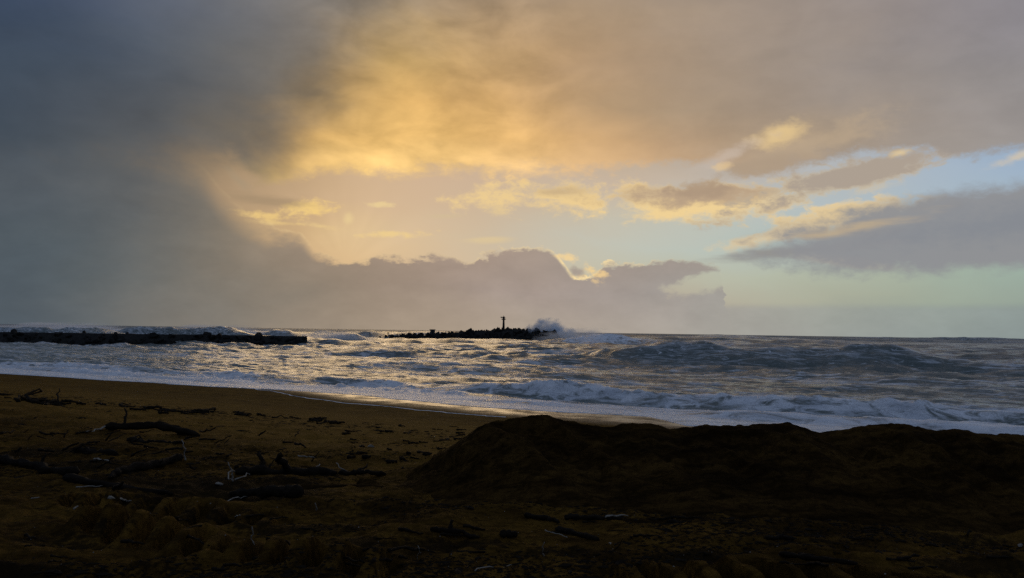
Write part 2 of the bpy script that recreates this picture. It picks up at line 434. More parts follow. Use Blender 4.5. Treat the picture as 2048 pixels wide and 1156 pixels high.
def sand_mat(name, wet=True, lo=(0.036, 0.0190, 0.0040), hi=(0.150, 0.078, 0.0135)):
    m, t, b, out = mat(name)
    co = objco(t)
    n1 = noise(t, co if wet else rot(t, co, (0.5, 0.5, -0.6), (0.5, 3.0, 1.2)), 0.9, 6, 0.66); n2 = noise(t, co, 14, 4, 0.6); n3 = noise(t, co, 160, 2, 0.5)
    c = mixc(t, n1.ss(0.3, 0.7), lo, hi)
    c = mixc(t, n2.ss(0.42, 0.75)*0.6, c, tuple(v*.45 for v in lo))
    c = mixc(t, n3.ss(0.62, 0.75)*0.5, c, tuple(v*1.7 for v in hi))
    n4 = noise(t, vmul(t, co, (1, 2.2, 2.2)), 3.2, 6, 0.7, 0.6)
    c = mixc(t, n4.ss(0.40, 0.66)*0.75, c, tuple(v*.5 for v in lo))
    vr = t.nodes.new('ShaderNodeTexVoronoi'); vr.inputs['Scale'].default_value = 26; t.links.new(co.s, vr.inputs['Vector'])
    peb = V(t, vr.outputs['Distance'])
    c = mixc(t, (1.0-peb.ss(0.10, 0.2))*noise(t, co, 1.7, 3).ss(0.5, 0.65)*0.7, c, (0.03, 0.018, 0.009))
    if wet:
        c = mixc(t, attr(t, 'swept'), c, mixc(t, n1.ss(0.3, 0.7), (0.100, 0.052, 0.0095), (0.168, 0.090, 0.0165)))
    litter_shade = attr(t, 'litter')
    c = mixc(t, (litter_shade+(n2-0.5)*1.1+(n3-0.5)*0.5).ss(0.38, 0.7)*0.8, c, (0.012, 0.008, 0.004))  # dark colour for litter and for shade painted through the same mask
    if wet:
        w = attr(t, 'wet')*(noise(t, vmul(t, co, (1, 1, 1)), 0.55, 5, 0.65).ss(0.25, 0.62)*0.55+0.45)
        c = mixc(t, w*0.6, c, (0.030, 0.017, 0.006))
        ro = 0.92-w*0.64
        t.links.new(ro.s, b.inputs['Roughness'])
        sp = 0.015+w*0.5
        t.links.new(sp.s, b.inputs['Specular IOR Level'])
        hh = (n3*0.35+n2*0.8)*(1.0-w*0.80)
    else:
        b.inputs['Roughness'].default_value = 0.95; b.inputs['Specular IOR Level'].default_value = 0.015
        hh = n3*0.35+n2*0.8
    t.links.new(c.s, b.inputs['Base Color'])
    bump(t, b, hh+n4*1.2*((1.0-w*0.95) if wet else 1.0), 0.9, 0.04)
    return m
MSAND = sand_mat('wet_sand'); MMOUND = sand_mat('shaded_heaped_sand', False, (0.013, 0.0068, 0.0020), (0.092, 0.049, 0.0120))  # mound colours darkened to carry the shading of its front slope
def wood_mat(name, c0, c1):
    m, t, b, out = mat(name)
    co = objco(t)
    n1 = noise(t, vmul(t, co, (3, 30, 30)), 1.0, 4, 0.6); n2 = noise(t, co, 7, 3)
    c = mixc(t, n1.ss(0.3, 0.7), c0, c1); c = mixc(t, n2.ss(0.5, 0.8)*0.5, c, tuple(v*0.5 for v in c0))
    t.links.new(c.s, b.inputs['Base Color']); b.inputs['Roughness'].default_value = 0.9; b.inputs['Specular IOR Level'].default_value = 0.06
    bump(t, b, n1, 0.7, 0.02)
    return m
MWOOD = wood_mat('wet_driftwood', (0.008, 0.0055, 0.0035), (0.019, 0.0135, 0.0085))
MPALE = wood_mat('bleached_driftwood', (0.17, 0.15, 0.12), (0.32, 0.29, 0.24))
def stone_mat(name, c0, c1):
    m, t, b, out = mat(name)
    co = objco(t); n1 = noise(t, co, 0.8, 5, 0.6); n2 = noise(t, co, 4, 4)
    c = mixc(t, n1.ss(0.3, 0.7), c0, c1)
    t.links.new(c.s, b.inputs['Base Color']); b.inputs['Roughness'].default_value = 0.8; b.inputs['Specular IOR Level'].default_value = 0.12
    bump(t, b, n2, 0.6, 0.15)
    return m
MROCK = stone_mat('dark_wet_rock', (0.010, 0.0095, 0.008), (0.024, 0.022, 0.018))
MCONC = stone_mat('weathered_concrete', (0.06, 0.056, 0.05), (0.11, 0.10, 0.09))
MSTEEL = stone_mat('dark_painted_steel', (0.018, 0.018, 0.02), (0.035, 0.033, 0.032))

def sea_mat():
    m, t, b, out = mat('sea_water')
    geo = t.nodes.new('ShaderNodeNewGeometry'); P = V(t, geo.outputs['Position'])
    mp = t.nodes.new('ShaderNodeMapping'); mp.inputs['Rotation'].default_value = (0, 0, math.atan2(NX, NY)); t.links.new(P.s, mp.inputs['Vector'])
    Q = V(t, mp.outputs[0])              # x along the beach, y out to sea
    Qs = vmul(t, Q, (0.33, 1, 1))
    n1 = noise(t, Qs, 0.22, 6, 0.62, 0.4); n2 = noise(t, Qs, 1.3, 6, 0.66, 0.5); n3 = noise(t, Qs, 7, 4, 0.65)
    h = n1*0.40+n2*0.78+n3*0.34
    bump(t, b, h, 0.56, 1.0)
    foam = attr(t, 'foam')
    lace = noise(t, vmul(t, Q, (0.5, 1, 1)), 0.9, 7, 0.66, 1.2)
    fm = (foam*1.05+(lace-0.5)*2.9-0.42).ss(0.0, 0.5)
    fine = noise(t, vmul(t, Q, (0.16, 1, 1)), 1.5, 7, 0.68, 0.8)      # thin torn streaks of old foam
    thin = (fine+noise(t, vmul(t, Q, (0.3, 1, 1)), 0.07, 3)*0.35).ss(0.66, 0.80)*attr(t, 'streak')
    fm = fm.mx(thin*0.75)
    turb = attr(t, 'turbid')
    wc = mixc(t, turb, (0.075, 0.098, 0.088), (0.150, 0.170, 0.148))
    t.links.new(wc.s, b.inputs['Base Color'])
    ro = attr(t, 'rough'); t.links.new(ro.s, b.inputs['Roughness']); b.inputs['IOR'].default_value = 1.33
    f = t.nodes.new('ShaderNodeBsdfPrincipled')
    fc = mixc(t, noise(t, vmul(t, Q, (0.4, 1, 1)), 1.1, 6, 0.68).ss(0.34, 0.62), (0.64, 0.67, 0.70), (0.94, 0.95, 0.95))
    t.links.new(fc.s, f.inputs['Base Color']); f.inputs['Roughness'].default_value = 0.45; f.inputs['Specular IOR Level'].default_value = 0.5
    bump(t, f, lace+n2*0.8+n3*0.5, 0.9, 0.45)
    mx = t.nodes.new('ShaderNodeMixShader'); t.links.new(fm.s, mx.inputs[0]); t.links.new(b.outputs[0], mx.inputs[1]); t.links.new(f.outputs[0], mx.inputs[2])
    t.links.new(mx.outputs[0], out.inputs[0])
    return m
MSEA = sea_mat()

# ------------------------------------------------------------------ beach
EDGE = [(0,748),(200,760),(400,772),(600,781),(740,790),(800,798),(900,809),(1000,817),(1150,825),(1300,832),(1322,838),(1375,853)]
_es = []
for px, py in EDGE:
    d = ray(px, py); q = CAM+d*((0.2-5)/d[2]); _es.append(shore(q[0], q[1])[::-1])
_es.sort()
def swash_edge(t): return np.interp(t, [v[0] for v in _es], [v[1] for v in _es]) + fbm(t/4.0, t*0+3.3, 3, 12)*0.7
u = np.linspace(-1.0, 1.0, 920)
r1 = 3.2*np.exp(np.cumsum(np.concatenate([[0], np.full(370, 0.0042), np.full(150, 0.011), np.full(60, 0.03)])))
Yg, Ug = np.meshgrid(r1, u, indexing='ij'); Xg = Yg*Ug
s, t_ = shore(Xg, Yg)
Z = sand_h(Xg, Yg)
FROTH = [(500,776),(560,786),(620,797),(690,806),(760,812),(830,819),(900,826),(960,831),(1010,835)]
_fs = sorted([shore(p[0], p[1])[::-1] for p in (hit(*q) for q in FROTH)])
wetline = np.interp(t_, [v[0] for v in _fs], [v[1] for v in _fs]) + 0.8*fbm(t_/6, t_*0+1, 3, 14)
wetline = np.where(t_ < _fs[0][0], np.maximum(wetline, _fs[0][1])+0.25*(_fs[0][0]-t_), wetline)
wet = sst(-1.2, 3.2, s-wetline-0.8)
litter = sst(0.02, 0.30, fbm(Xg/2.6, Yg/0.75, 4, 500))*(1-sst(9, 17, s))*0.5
litter = np.maximum(litter, 0.75*np.exp(-((Xg+3.3+0.5*(Yg-9.5))/2.6)**2-((Yg-10.3)/1.6)**2)+fbm(Xg/1.5, Yg/.5, 3, 502)*.4)  # also paints the shade of the dark hollows into the litter mask
for px, py, wx, wy, k in ((60,905,1.3,.45,.9),(170,930,1.4,.4,.8),(270,965,1.3,.35,.9),(330,985,.9,.25,.9),(420,950,.8,.25,.6),(560,955,1.2,.3,.7),(250,1012,1.2,.25,.7),(440,1028,1.0,.22,.7),(600,1058,.9,.2,.7),(700,1085,.7,.2,.8),(130,1090,.9,.3,.8),(60,1135,.9,.3,.8),(300,1125,.5,.2,.7),(900,1095,.9,.14,.7),(1130,1110,.9,.14,.7),(1420,1120,1.0,.18,.8),(1500,1052,.5,.14,.8),(1850,1050,.8,.16,.8),(1900,1085,1.2,.2,.7),(1950,1130,.8,.2,.8),(1300,1010,1.5,.2,.6)):  # bands of painted shade laid into the litter mask
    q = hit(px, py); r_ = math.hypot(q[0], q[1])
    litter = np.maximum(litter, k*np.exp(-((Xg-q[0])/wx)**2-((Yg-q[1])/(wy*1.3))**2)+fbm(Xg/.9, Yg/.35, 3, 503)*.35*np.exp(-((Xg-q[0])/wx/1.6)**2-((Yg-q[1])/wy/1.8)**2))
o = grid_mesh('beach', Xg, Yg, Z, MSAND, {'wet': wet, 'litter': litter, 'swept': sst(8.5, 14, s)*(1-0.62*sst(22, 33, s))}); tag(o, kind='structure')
# the wider shore, and an unseen rise added behind the viewer to block low sky
gx, gy = np.meshgrid(np.linspace(-220, 220, 150), np.linspace(-70, 260, 120), indexing='xy')
s, t_ = shore(gx, gy)
Z = base_h(s) + fbm(gx/6, gy/6, 3, 5)*0.8*sst(-4, -9, s)
inside = (np.abs(gx) < gy*1.02+3) & (gy > 1)
Z = np.where(inside, Z-0.6, Z-0.12)
o = grid_mesh('shore_and_added_dune', gx, gy, Z, MSAND, {'wet': np.zeros_like(Z)}); tag(o, kind='structure')

# ------------------------------------------------------------------ heaped sand mound
sil = [(780,985),(815,957),(850,929),(900,899),(960,858),(985,843),(1040,832),(1080,828),(1120,840),(1180,847),(1220,852),(1250,848),(1300,848),(1345,856),(1400,852),(1500,852),(1580,847),(1640,862),(1680,860),(1720,853),(1800,852),(1870,862),(1900,860),(1960,868),(2048,872),(2200,880),(2400,900)]
YR = 11.3
sx, sz = [], []
for px, py in sil:
    d = ray(px, py); k = YR/d[1]; q = CAM+d*k; sx.append(q[0]); sz.append(q[2])
_xs = np.array(sx); _sm = np.convolve(np.pad(sz, 3, mode='edge'), np.ones(7)/7, 'valid')
sz = np.where(_xs > 0.6, np.array(sz)+0.45*(np.array(sz)-_sm), np.array(sz))
mx_ = np.linspace(-3.4, 12.5, 620); my_ = np.linspace(8.3, 14.2, 230)
MX, MY = np.meshgrid(mx_, my_, indexing='xy')
crest = np.interp(MX+vnoise(MX*3, MY*3, 88)*0.10, sx, sz, left=2.6, right=3.3)
base = sand_h(MX, MY, False)
yr = YR + 0*MX
front = yr - 0.35 - 1.4*sst(-1.7, 0.3, MX) - 0.35*fbm(MX/1.3, MX*0+2, 3, 90) - 0.25*sst(1.0, 5, MX)
e = np.where(MY < yr, (yr-MY)/(yr-front), (MY-yr)/1.7)
prof = np.where(e < 1, 1-e**1.12, -0.35*(e-1))
prof = np.where(e < 0.06, 1-0.06**1.12*(e/0.06)**2, prof)
hgt = np.maximum(crest-base, -0.2)
Zm = base + hgt*prof
slope = np.clip(1-e, 0, 1)*np.clip(e*3, 0, 1)
rib = fbm((MX*0.85+(MY-YR)*0.75)/0.55, (MY-YR)/3.0, 4, 91)
Zm = Zm + slope*(rib*0.42 + fbm(MX/0.32, MY/0.32, 4, 92)*0.17)
Zm = Zm + np.clip(1-e, 0, 1)*(fbm(MX/0.09, MY/0.09, 2, 93)*0.028 + fbm(MX/0.5, MY/0.5, 3, 94)*0.05*np.clip(e*4, 0.25, 1))
Zm = Zm - 0.12*np.clip((MX+3.4 < 0.5), 0, 1)
Zm = np.where(prof < 0, base-0.25+np.maximum(prof, -0.4)*0.4, Zm) if False else np.where(prof < 0, base+prof*0.5, Zm)
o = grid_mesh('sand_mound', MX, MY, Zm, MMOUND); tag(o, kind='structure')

# ------------------------------------------------------------------ sea
u = np.concatenate([np.linspace(-1.1, -0.72, 70), np.linspace(-0.72, 0.72, 900)[1:-1], np.linspace(0.72, 1.1, 50)])
lr = np.concatenate([[0], np.full(290, 0.0050), np.full(190, 0.0080), np.full(110, 0.012), np.full(50, 0.03), np.full(24, 0.08)])
rr = np.exp(np.cumsum(lr))
Y0 = 39.0/(NX*u+NY)
Yg = rr[:, None]*Y0[None, :]; Xg = Yg*u[None, :]
s, t_ = shore(Xg, Yg)
rng = np.random.RandomState(11)
dsw = s-43.0
deep = sst(6, 60, dsw)
Zs = np.zeros_like(s)
cell = np.maximum(rr[:, None]*Y0[None, :]*np.concatenate([lr[1:], lr[-1:]])[:, None], 0.05)
PN = [vnoise(s/35, t_/35, 100+i) for i in range(6)]
for i in range(64):
    lam = 1.8*(95/1.8)**(((i+rng.rand())/64)); k = 2*math.pi/lam
    a = rng.normal(0, 0.34 if lam < 15 else 0.20)
    amp = 0.020*lam**0.62*(1 if lam < 30 else 0.8)*(1.1 if lam < 5 else 1)
    ph = rng.rand()*6.28
    arg = k*(math.cos(a)*s+math.sin(a)*t_)+ph + 1.6*PN[i % 6]*(1 if i % 2 else -1)
    fade = 1-sst(lam*0.22, lam*0.45, cell)
    w = (0.18+0.82*sst(15, 130, dsw)) if lam > 6 else (0.45+0.55*sst(30, 120, dsw))
    sn = np.sin(arg)
    Zs += amp*w*fade*(1.38-2*np.abs(np.sin(arg*0.5))**0.8 if i % 3 else sn)
# chop and turbulence in the surf
fadec = 1-sst(0.4, 1.4, cell)
Zs += fbm(s/0.7, t_/2.6, 4, 200)*0.22*sst(4, 14, dsw)*fadec
Zs += fbm(s/4.5, t_/9, 3, 205)*0.9*sst(30, 90, dsw)*(1-sst(2.0, 5.0, cell))
# far out every row of the sheet is a crest or a trough of its own height
rowi = np.arange(len(rr))[:, None]+0*t_
farw = sst(3.0, 9.0, cell)
Zs += farw*(vnoise(rowi*0.73+3.1, t_/np.maximum(cell*5, 30), 220)*3.6+vnoise(rowi*1.31, t_/np.maximum(cell*1.6, 12), 221)*1.3)
foam = np.zeros_like(s)
def ridge(s0, hfun, wf_, wb, ffoam=0.0, bend=2.0, seed=0, foamback=0.0):
    """a wave crest roughly along the beach: steep towards the land, long behind"""
    global Zs, foam
    c_ = s0 + bend*fbm(t_/22, t_*0+seed, 3, 300+seed)
    e = s-c_
    h = hfun(t_)
    f = np.where(e < 0, np.exp(-(e/wf_)**2), np.exp(-(e/wb)**2))
    f = f - 0.25*np.exp(-((e+2.2*wf_)/(1.6*wf_))**2)
    Zs = Zs + h*f
    hn = np.clip(h/np.maximum(h.max(), 1e-3), 0, 1)
    foam = np.maximum(foam, ffoam*hn*np.where(e < 0, np.exp(-(e/(wf_*2.2))**2), np.exp(-(e/(wb*0.5))**2)))
    foam = np.maximum(foam, foamback*hn*sst(-wf_, 0, e)*(1-sst(0, wb*4, e)))
def bumpf(*pk):
    return lambda t: sum(h*np.exp(-((t-c_)/w)**2) for c_, w, h in pk)
def tt(px, py, z=0.0):
    d = ray(px, py); k = (z-5)/d[2]; q = CAM+d*k; return shore(q[0], q[1])
# shore break: broken bores
ridge(54.6, lambda t: 0.30+0.62*sst(-46, -30, t)*(1-0.5*sst(-8, 4, t))+0.25*vnoise(t/3, t*0, 5), 0.9, 2.6, 1.0, 1.6, 1)
ridge(61.5, lambda t: 0.55*sst(-20, -6, t)+0.12+0.2*vnoise(t/4, t*0, 6), 1.0, 3.4, 0.95, 2.0, 2)
ridge(48.8, lambda t: 0.20+0.16*vnoise(t/4, t*0, 7), 0.5, 1.6, 1.0, 1.4, 3)
# swells
ridge(84, bumpf((-60, 26, .8), (-10, 16, .6)), 2.5, 7, 0.3, 5, 4)
ridge(104, bumpf((-80, 22, .9), (-20, 14, .9)), 3.5, 8, 0.35, 6, 5)
ridge(133, bumpf((-50, 13, 3.2), (-34, 8, 1.0), (-20, 12, 2.2), (-95, 25, .7), (6, 12, .9)), 4.2, 11, 0.40, 3, 6); FACE = Zs*0+np.exp(-((s-129)/9)**2)*bumpf((-50, 14, .8), (-22, 14, .7))(t_)
ridge(172, bumpf((-150, 35, .9), (-70, 18, .8), (20, 20, 1.0)), 6, 12, 0.35, 8, 7)
ridge(215, bumpf((-120, 25, .9), (10, 26, 1.2)), 7, 13, 0.35, 8, 8)
ridge(268, bumpf((-260, 40, 1.0), (-30, 28, 1.3)), 8, 14, 0.45, 8, 9)
s_t, t_t = tt(1180, 690)
ridge(s_t+6, bumpf((t_t, 22, 4.2), (t_t+45, 30, 2.6)), 8, 16, 1.0, 6, 10, 0.35)
for j, s0 in enumerate((390, 470, 560, 680, 830, 1000, 1250, 1550, 1900)):
    cs = rng.uniform(-700, 200, 6)
    ridge(s0, bumpf(*[(x, rng.uniform(40, 90), rng.uniform(1.2, 2.6)) for x in cs]), 12+j*2, 20+j*3, 0.55, 14, 11+j)
# breakers rolling in behind and between the two breakwaters
for k_, (px, Yd, h, w) in enumerate(((690, 335, 3.6, 15), (560, 330, 4.6, 17), (430, 318, 4.8, 20), (300, 330, 4.5, 22), (150, 300, 4.7, 26), (10, 310, 4.6, 28), (740, 440, 3.8, 20), (800, 470, 3.6, 22))):
    d = ray(px, 660); sb, tb = shore(d[0]/d[1]*Yd, Yd)
    ridge(sb, bumpf((tb, w, h)), 6, 10, 0.45, 4, 30+k_, 0.3)
# foam: solid wash at the edge, torn patches further out
wash = 1-sst(8.0, 17.0, dsw+fbm(t_/11, s/11, 3, 401)*10+4*sst(-70, -20, -t_)*0)
foam = np.maximum(foam, wash*(0.86+0.5*fbm(s/3.0, t_/8.0, 3, 433)))
foam = np.maximum(foam, 0.14*(1-sst(35, 110, dsw))+0.05)
foam = np.maximum(foam, 0.40*sst(0.05, 0.5, fbm(s/7, t_/22, 4, 410))*(1-sst(60, 260, dsw)))
foam = np.maximum(foam, 0.42*sst(0.15, 0.5, fbm(s/14, t_/60, 4, 412)))
Zs += sst(0.55, 0.95, foam)*fbm(s/0.7, t_/1.0, 4, 450)*0.34*fadec*sst(5, 9, dsw)
edge = swash_edge(t_)
sand = base_h(s)
film = sand + 0.035 + 0.05*sst(0, 1.5, s-edge)*(1+fbm(s/0.5, t_/0.8, 3, 420))
Zs = Zs*sst(0.5, 9, s-edge)
Zs = np.maximum(Zs, film)
Zs = np.where(s < edge, sand-0.35*sst(0, 0.5, edge-s)-0.001+0.035*(1-sst(0, .3, edge-s)), Zs)
foam = np.where(s < edge+6, np.maximum(foam, 1.10-0.40*sst(-.2, .45, fbm(s/2.2, t_/6, 3, 430))), foam)
turb = 1-sst(15, 170, dsw)
o = grid_mesh('sea', Xg, Yg, Zs, MSEA, {'foam': foam, 'turbid': turb, 'rough': 0.15+0.40*sst(1.5, 14, cell), 'streak': (1-0.5*sst(60, 240, dsw))*(1-0.6*np.clip(FACE, 0, 1))}); tag(o, kind='structure')

# thin line of froth left high on the sand
pts = FROTH
fm_, ft, fb, fo_ = mat('sea_froth'); fb.inputs['Base Color'].default_value = (0.75, 0.78, 0.8, 1); fb.inputs['Roughness'].default_value = 0.8
rows = []; rnd = random.Random(3)
P = [hit(*p) for p in pts]
dense = []
for a, b in zip(P[:-1], P[1:]):
    n = 28
    for i in range(n): dense.append(a+(b-a)*(i/n))
vv, ff = [], []
for i, p in enumerate(dense):
    off = float(fbm(np.array([i/9.0]), np.array([0.5]), 3, 440)[0])*0.5
    wdt = max(0.004, 0.05+0.12*float(fbm(np.array([i/5.0]), np.array([4.5]), 3, 441)[0]))
    for k2, (dn_, up) in enumerate(((-wdt, 0.0), (0, 0.018), (wdt, 0.0))):
        x, y = p[0]+NX*(off+dn_), p[1]+NY*(off+dn_)
        vv.append((x, y, float(sand_h(x, y))+0.004+up))
    if i:
        b0 = 3*(i-1); b1 = 3*i
        ff += [(b0, b1, b1+1, b0+1), (b0+1, b1+1, b1+2, b0+2)]
o = link_mesh('froth_line', vv, ff, fm_); tag(o, 'thin pale line of sea froth left on the wet sand', 'foam', kind='stuff')

# ------------------------------------------------------------------ breakwaters
def boulder_mesh(seed, mt):
    r_ = random.Random(seed); bm = bmesh.new()
    for i in range(13):
        v = Vector((r_.gauss(0, 1), r_.gauss(0, 1), r_.gauss(0, 1))).normalized()
        bm.verts.new((v.x*r_.uniform(.42, .58)*1.2, v.y*r_.uniform(.42, .58), v.z*r_.uniform(.4, .55)))
    res = bmesh.ops.convex_hull(bm, input=bm.verts)
    bmesh.ops.delete(bm, geom=[g for g in res['geom_interior'] if isinstance(g, bmesh.types.BMVert)], context='VERTS')
    me = bpy.data.meshes.new('boulder'); bm.to_mesh(me); bm.free(); me.materials.append(mt)
    return me
BOULD = [boulder_mesh(i, MROCK) for i in range(7)]
def breakwater(name, line, tops, halfw, size, n, label, seed, top_n, slope=1.4):
    """line: ground points; tops: crest heights; a rubble core and armour boulders on the near slope and crest"""
    root = empty(name, (float(line[0][0]), float(line[0][1]), 0)); tag(root, label, 'breakwater')
    o0 = Vector(root.location)
    r_ = random.Random(seed)
    L = np.array(line, float); seg = np.concatenate([[0], np.cumsum(np.linalg.norm(np.diff(L, axis=0), axis=1))])
    def at(q):
        x = np.interp(q, seg, L[:, 0]); y = np.interp(q, seg, L[:, 1]); h = np.interp(q, seg, tops)
        return x, y, h
    vv, ff = [], []; N = int(seg[-1]/1.5)
    for i in range(N+1):
        q = seg[-1]*i/N; x, y, h = at(q); x2, y2, _ = at(min(q+1, seg[-1])); x1, y1, _ = at(max(q-1, 0))
        d = np.array([x2-x1, y2-y1]); d /= np.linalg.norm(d)+1e-9; nrm = np.array([d[1], -d[0]])   # towards the land side
        if nrm[1] > 0: nrm = -nrm
        for off, z in ((halfw+(h+2.5)*slope, -2.5), (halfw, h-0.15), (-halfw, h-0.15), (-halfw-(h+2.5)*slope, -2.5)):
            j = (r_.uniform(-.25, .25) if z < 0 else r_.uniform(-.12, .12))
            vv.append((x+nrm[0]*(off+j)-o0.x, y+nrm[1]*(off+j)-o0.y, z+r_.uniform(-.1, .05)))
        if i:
            a = 4*(i-1); b = 4*i
            for k in range(3): ff.append((a+k, b+k, b+k+1, a+k+1))
    e = len(vv)-4; ff += [(0, 1, 2, 3), (e+3, e+2, e+1, e)]
    link_mesh('rubble_core', vv, ff, MROCK, root, smooth=False)
    for i in range(n):
        q = r_.uniform(0, seg[-1]); x, y, h = at(q); x2, y2, _ = at(min(q+1, seg[-1])); x1, y1, _ = at(max(q-1, 0))
        d = np.array([x2-x1, y2-y1]); d /= np.linalg.norm(d)+1e-9; nrm = np.array([d[1], -d[0]])
        if nrm[1] > 0: nrm = -nrm
        if i < top_n: off = r_.uniform(-halfw, halfw); z = h+0.05
        else:
            w = 0.14+0.86*r_.random(); off = halfw+(h+0.6)*slope*w; z = h-(h+0.6)*w
        b = bpy.data.objects.new('boulder', BOULD[r_.randrange(7)]); C.objects.link(b); b.parent = root
        sz = size*min(r_.lognormvariate(-.08, .32), 1.7)
        if i < top_n: z -= r_.uniform(0.1, 0.3)*sz
        b.location = (x+nrm[0]*off-o0.x, y+nrm[1]*off-o0.y, z)
        b.rotation_euler = (r_.uniform(0, 6), r_.uniform(0, 6), r_.uniform(0, 6)); b.scale = (sz*1.15, sz, sz*0.9)
    return root, at, seg
near_line = [(-190, 206), (-140, 217), (-90, 228), (-59, 237)]
breakwater('rock_breakwater', near_line, [3.2, 3.05, 3.0, 2.9], 1.6, 1.5, 280, 'long low dark rock breakwater with a straight flat crest', 5, 7)
far_line = [(-66, 432), (-40, 418), (-10, 402), (5, 392), (21, 383)]
far_root, far_at, far_seg = breakwater('boulder_breakwater', far_line, [1.3, 2.7, 5.5, 6.0, 4.2], 2.2, 2.5, 230, 'jagged breakwater of dark boulders carrying a navigation beacon', 8, 100)

def lathe(prof, n=16):
    vv, ff = [], []
    for r_, z in prof:
        for i in range(n):
            a = 2*math.pi*i/n; vv.append((r_*math.cos(a), r_*math.sin(a), z))
    for j in range(len(prof)-1):
        for i in range(n):
            ff.append((j*n+i, j*n+(i+1) % n, (j+1)*n+(i+1) % n, (j+1)*n+i))
    ff.append(tuple(reversed(range(n)))); ff.append(tuple((len(prof)-1)*n+i for i in range(n)))
    return vv, ff
def box(cx, cy, cz, sx_, sy_, sz_):
    vv = [(cx+a*sx_/2, cy+b*sy_/2, cz+c_*sz_/2) for a in (-1, 1) for b in (-1, 1) for c_ in (-1, 1)]
    ff = [(0, 1, 3, 2), (4, 6, 7, 5), (0, 4, 5, 1), (2, 3, 7, 6), (0, 2, 6, 4), (1, 5, 7, 3)]
    return vv, ff
# navigation beacon
d = ray(1007, 662); bx_, by_ = d[0]/d[1]*399, 399
root = empty('navigation_beacon', (bx_, by_, 5.3)); tag(root, 'slim dark beacon tower with a small lantern standing on the boulder breakwater', 'beacon')
v, f = lathe([(1.3, -1.2), (1.3, 0.5), (0.9, 0.62)]); link_mesh('footing', v, f, MCONC, root, False)
v, f = lathe([(0.62, 0.5), (0.44, 5.2), (0.44, 5.25)]); link_mesh('mast', v, f, MSTEEL, root)
v, f = lathe([(0.5, 5.25), (1.15, 5.5), (1.15, 5.62), (0.5, 5.62)]); link_mesh('gallery', v, f, MSTEEL, root, False)
for i in range(8):
    a = i*math.pi/4; v, f = box(1.05*math.cos(a), 1.05*math.sin(a), 6.0, .06, .06, .8); link_mesh('rail_post', v, f, MSTEEL, root, False)
v, f = lathe([(1.08, 6.36), (1.08, 6.42), (1.0, 6.42), (1.0, 6.36)], 20); link_mesh('handrail', v, f, MSTEEL, root, False)
v, f = lathe([(0.55, 5.62), (0.55, 6.55), (0.7, 6.6), (0.4, 6.9), (0.08, 7.0), (0.06, 7.5)]); link_mesh('lantern', v, f, MSTEEL, root, False)
v, f = box(-1.1, 0, 6.55, .8, .12, .5); link_mesh('solar_panel', v, f, MSTEEL, root, False)
# small concrete hut on the far breakwater
d = ray(865, 666); hx, hy = d[0]/d[1]*419, 419
root = empty('concrete_hut', (hx, hy, 3.3)); tag(root, 'small square concrete hut with flat slab roof on the breakwater', 'hut')
v, f = box(0, 0, 0.6, 2.3, 2.3, 2.6); link_mesh('wall', v, f, MCONC, root, False)
v, f = box(0, 0, 2.06, 2.9, 2.9, .32); link_mesh('roof', v, f, MCONC, root, False)
v, f = box(0.2, -1.18, 0.75, .8, .08, 1.7); link_mesh('door', v, f, MSTEEL, root, False)
# stubs of a ruined handrail on the low end
for i, (px, py, h) in enumerate(((740, 668, 1.3), (776, 667, 1.8), (795, 668, 1.0))):
    d = ray(px, py); x, y = d[0]/d[1]*430, 430
    v, f = lathe([(0.22, -1.5), (0.2, h*.6), (0.34, h*.62), (0.3, h)], 8)
    o = link_mesh('mooring_post', v, f, MSTEEL, None, False); o.location = (x, y, 1.9)
    tag(o, 'stubby dark post standing on the washed-over low end of the boulder breakwater', 'post', 'posts on the low end of the breakwater')

# ------------------------------------------------------------------ spray thrown up by breaking waves
def spray_mat(name, dens, scale, col):
    m = bpy.data.materials.new(name); m.use_nodes = True; t = m.node_tree; t.nodes.clear()
    out = t.nodes.new('ShaderNodeOutputMaterial'); pv = t.nodes.new('ShaderNodeVolumePrincipled')
    tcx = t.nodes.new('ShaderNodeTexCoord'); co = V(t, tcx.outputs['Object'])
    x, y, z = sep(t, co)
    n = noise(t, co, scale, 5, 0.62, 0.4)
    r2 = (x*x+y*y+z.mx(0.0)*z.mx(0.0))._m('SQRT')
    dd_ = ((1.0-r2)*1.5+(n-0.5)*3.4-0.12).ss(0.0, 0.7)*dens
    t.links.new(dd_.s, pv.inputs['Density']); pv.inputs['Color'].default_value = (*col, 1); pv.inputs['Anisotropy'].default_value = 0.3
    t.links.new(pv.outputs[0], out.inputs['Volume'])
    return m
MSPRAY = spray_mat('sea_spray', 1.0, 2.4, (0.90, 0.94, 0.98))
MMIST = spray_mat('breaker_mist', 0.17, 2.6, (0.95, 0.97, 0.99))
def spray(name, x, y, z, sx_, sy_, sz_, mt, label):
    bm = bmesh.new(); bmesh.ops.create_icosphere(bm, subdivisions=3, radius=1.0)
    me = bpy.data.meshes.new(name); bm.to_mesh(me); bm.free(); me.materials.append(mt)
    o = bpy.data.objects.new(name, me); C.objects.link(o); o.location = (x, y, z); o.scale = (sx_, sy_, sz_)
    tag(o, label, 'spray', kind='stuff'); return o
def at_px(px, py, Yd):
    d = ray(px, py); k = Yd/d[1]; return CAM+d*k
q = at_px(1098, 676, 391); spray('spray_burst', q[0], q[1], 1.2, 14.5, 7, 11.0, MSPRAY, 'burst of white spray thrown up at the tip of the boulder breakwater')
q = at_px(1165, 676, 352); spray('spray_burst', q[0], q[1], 1.6, 22, 8, 6.0, MMIST, 'spray blowing off the breaking wave beside the boulder breakwater tip')
q = at_px(665, 672, 330); spray('breaker_spray', q[0], q[1], 0.6, 19, 9, 4.4, MMIST, 'white spray of a wave breaking in the gap between the two breakwaters')
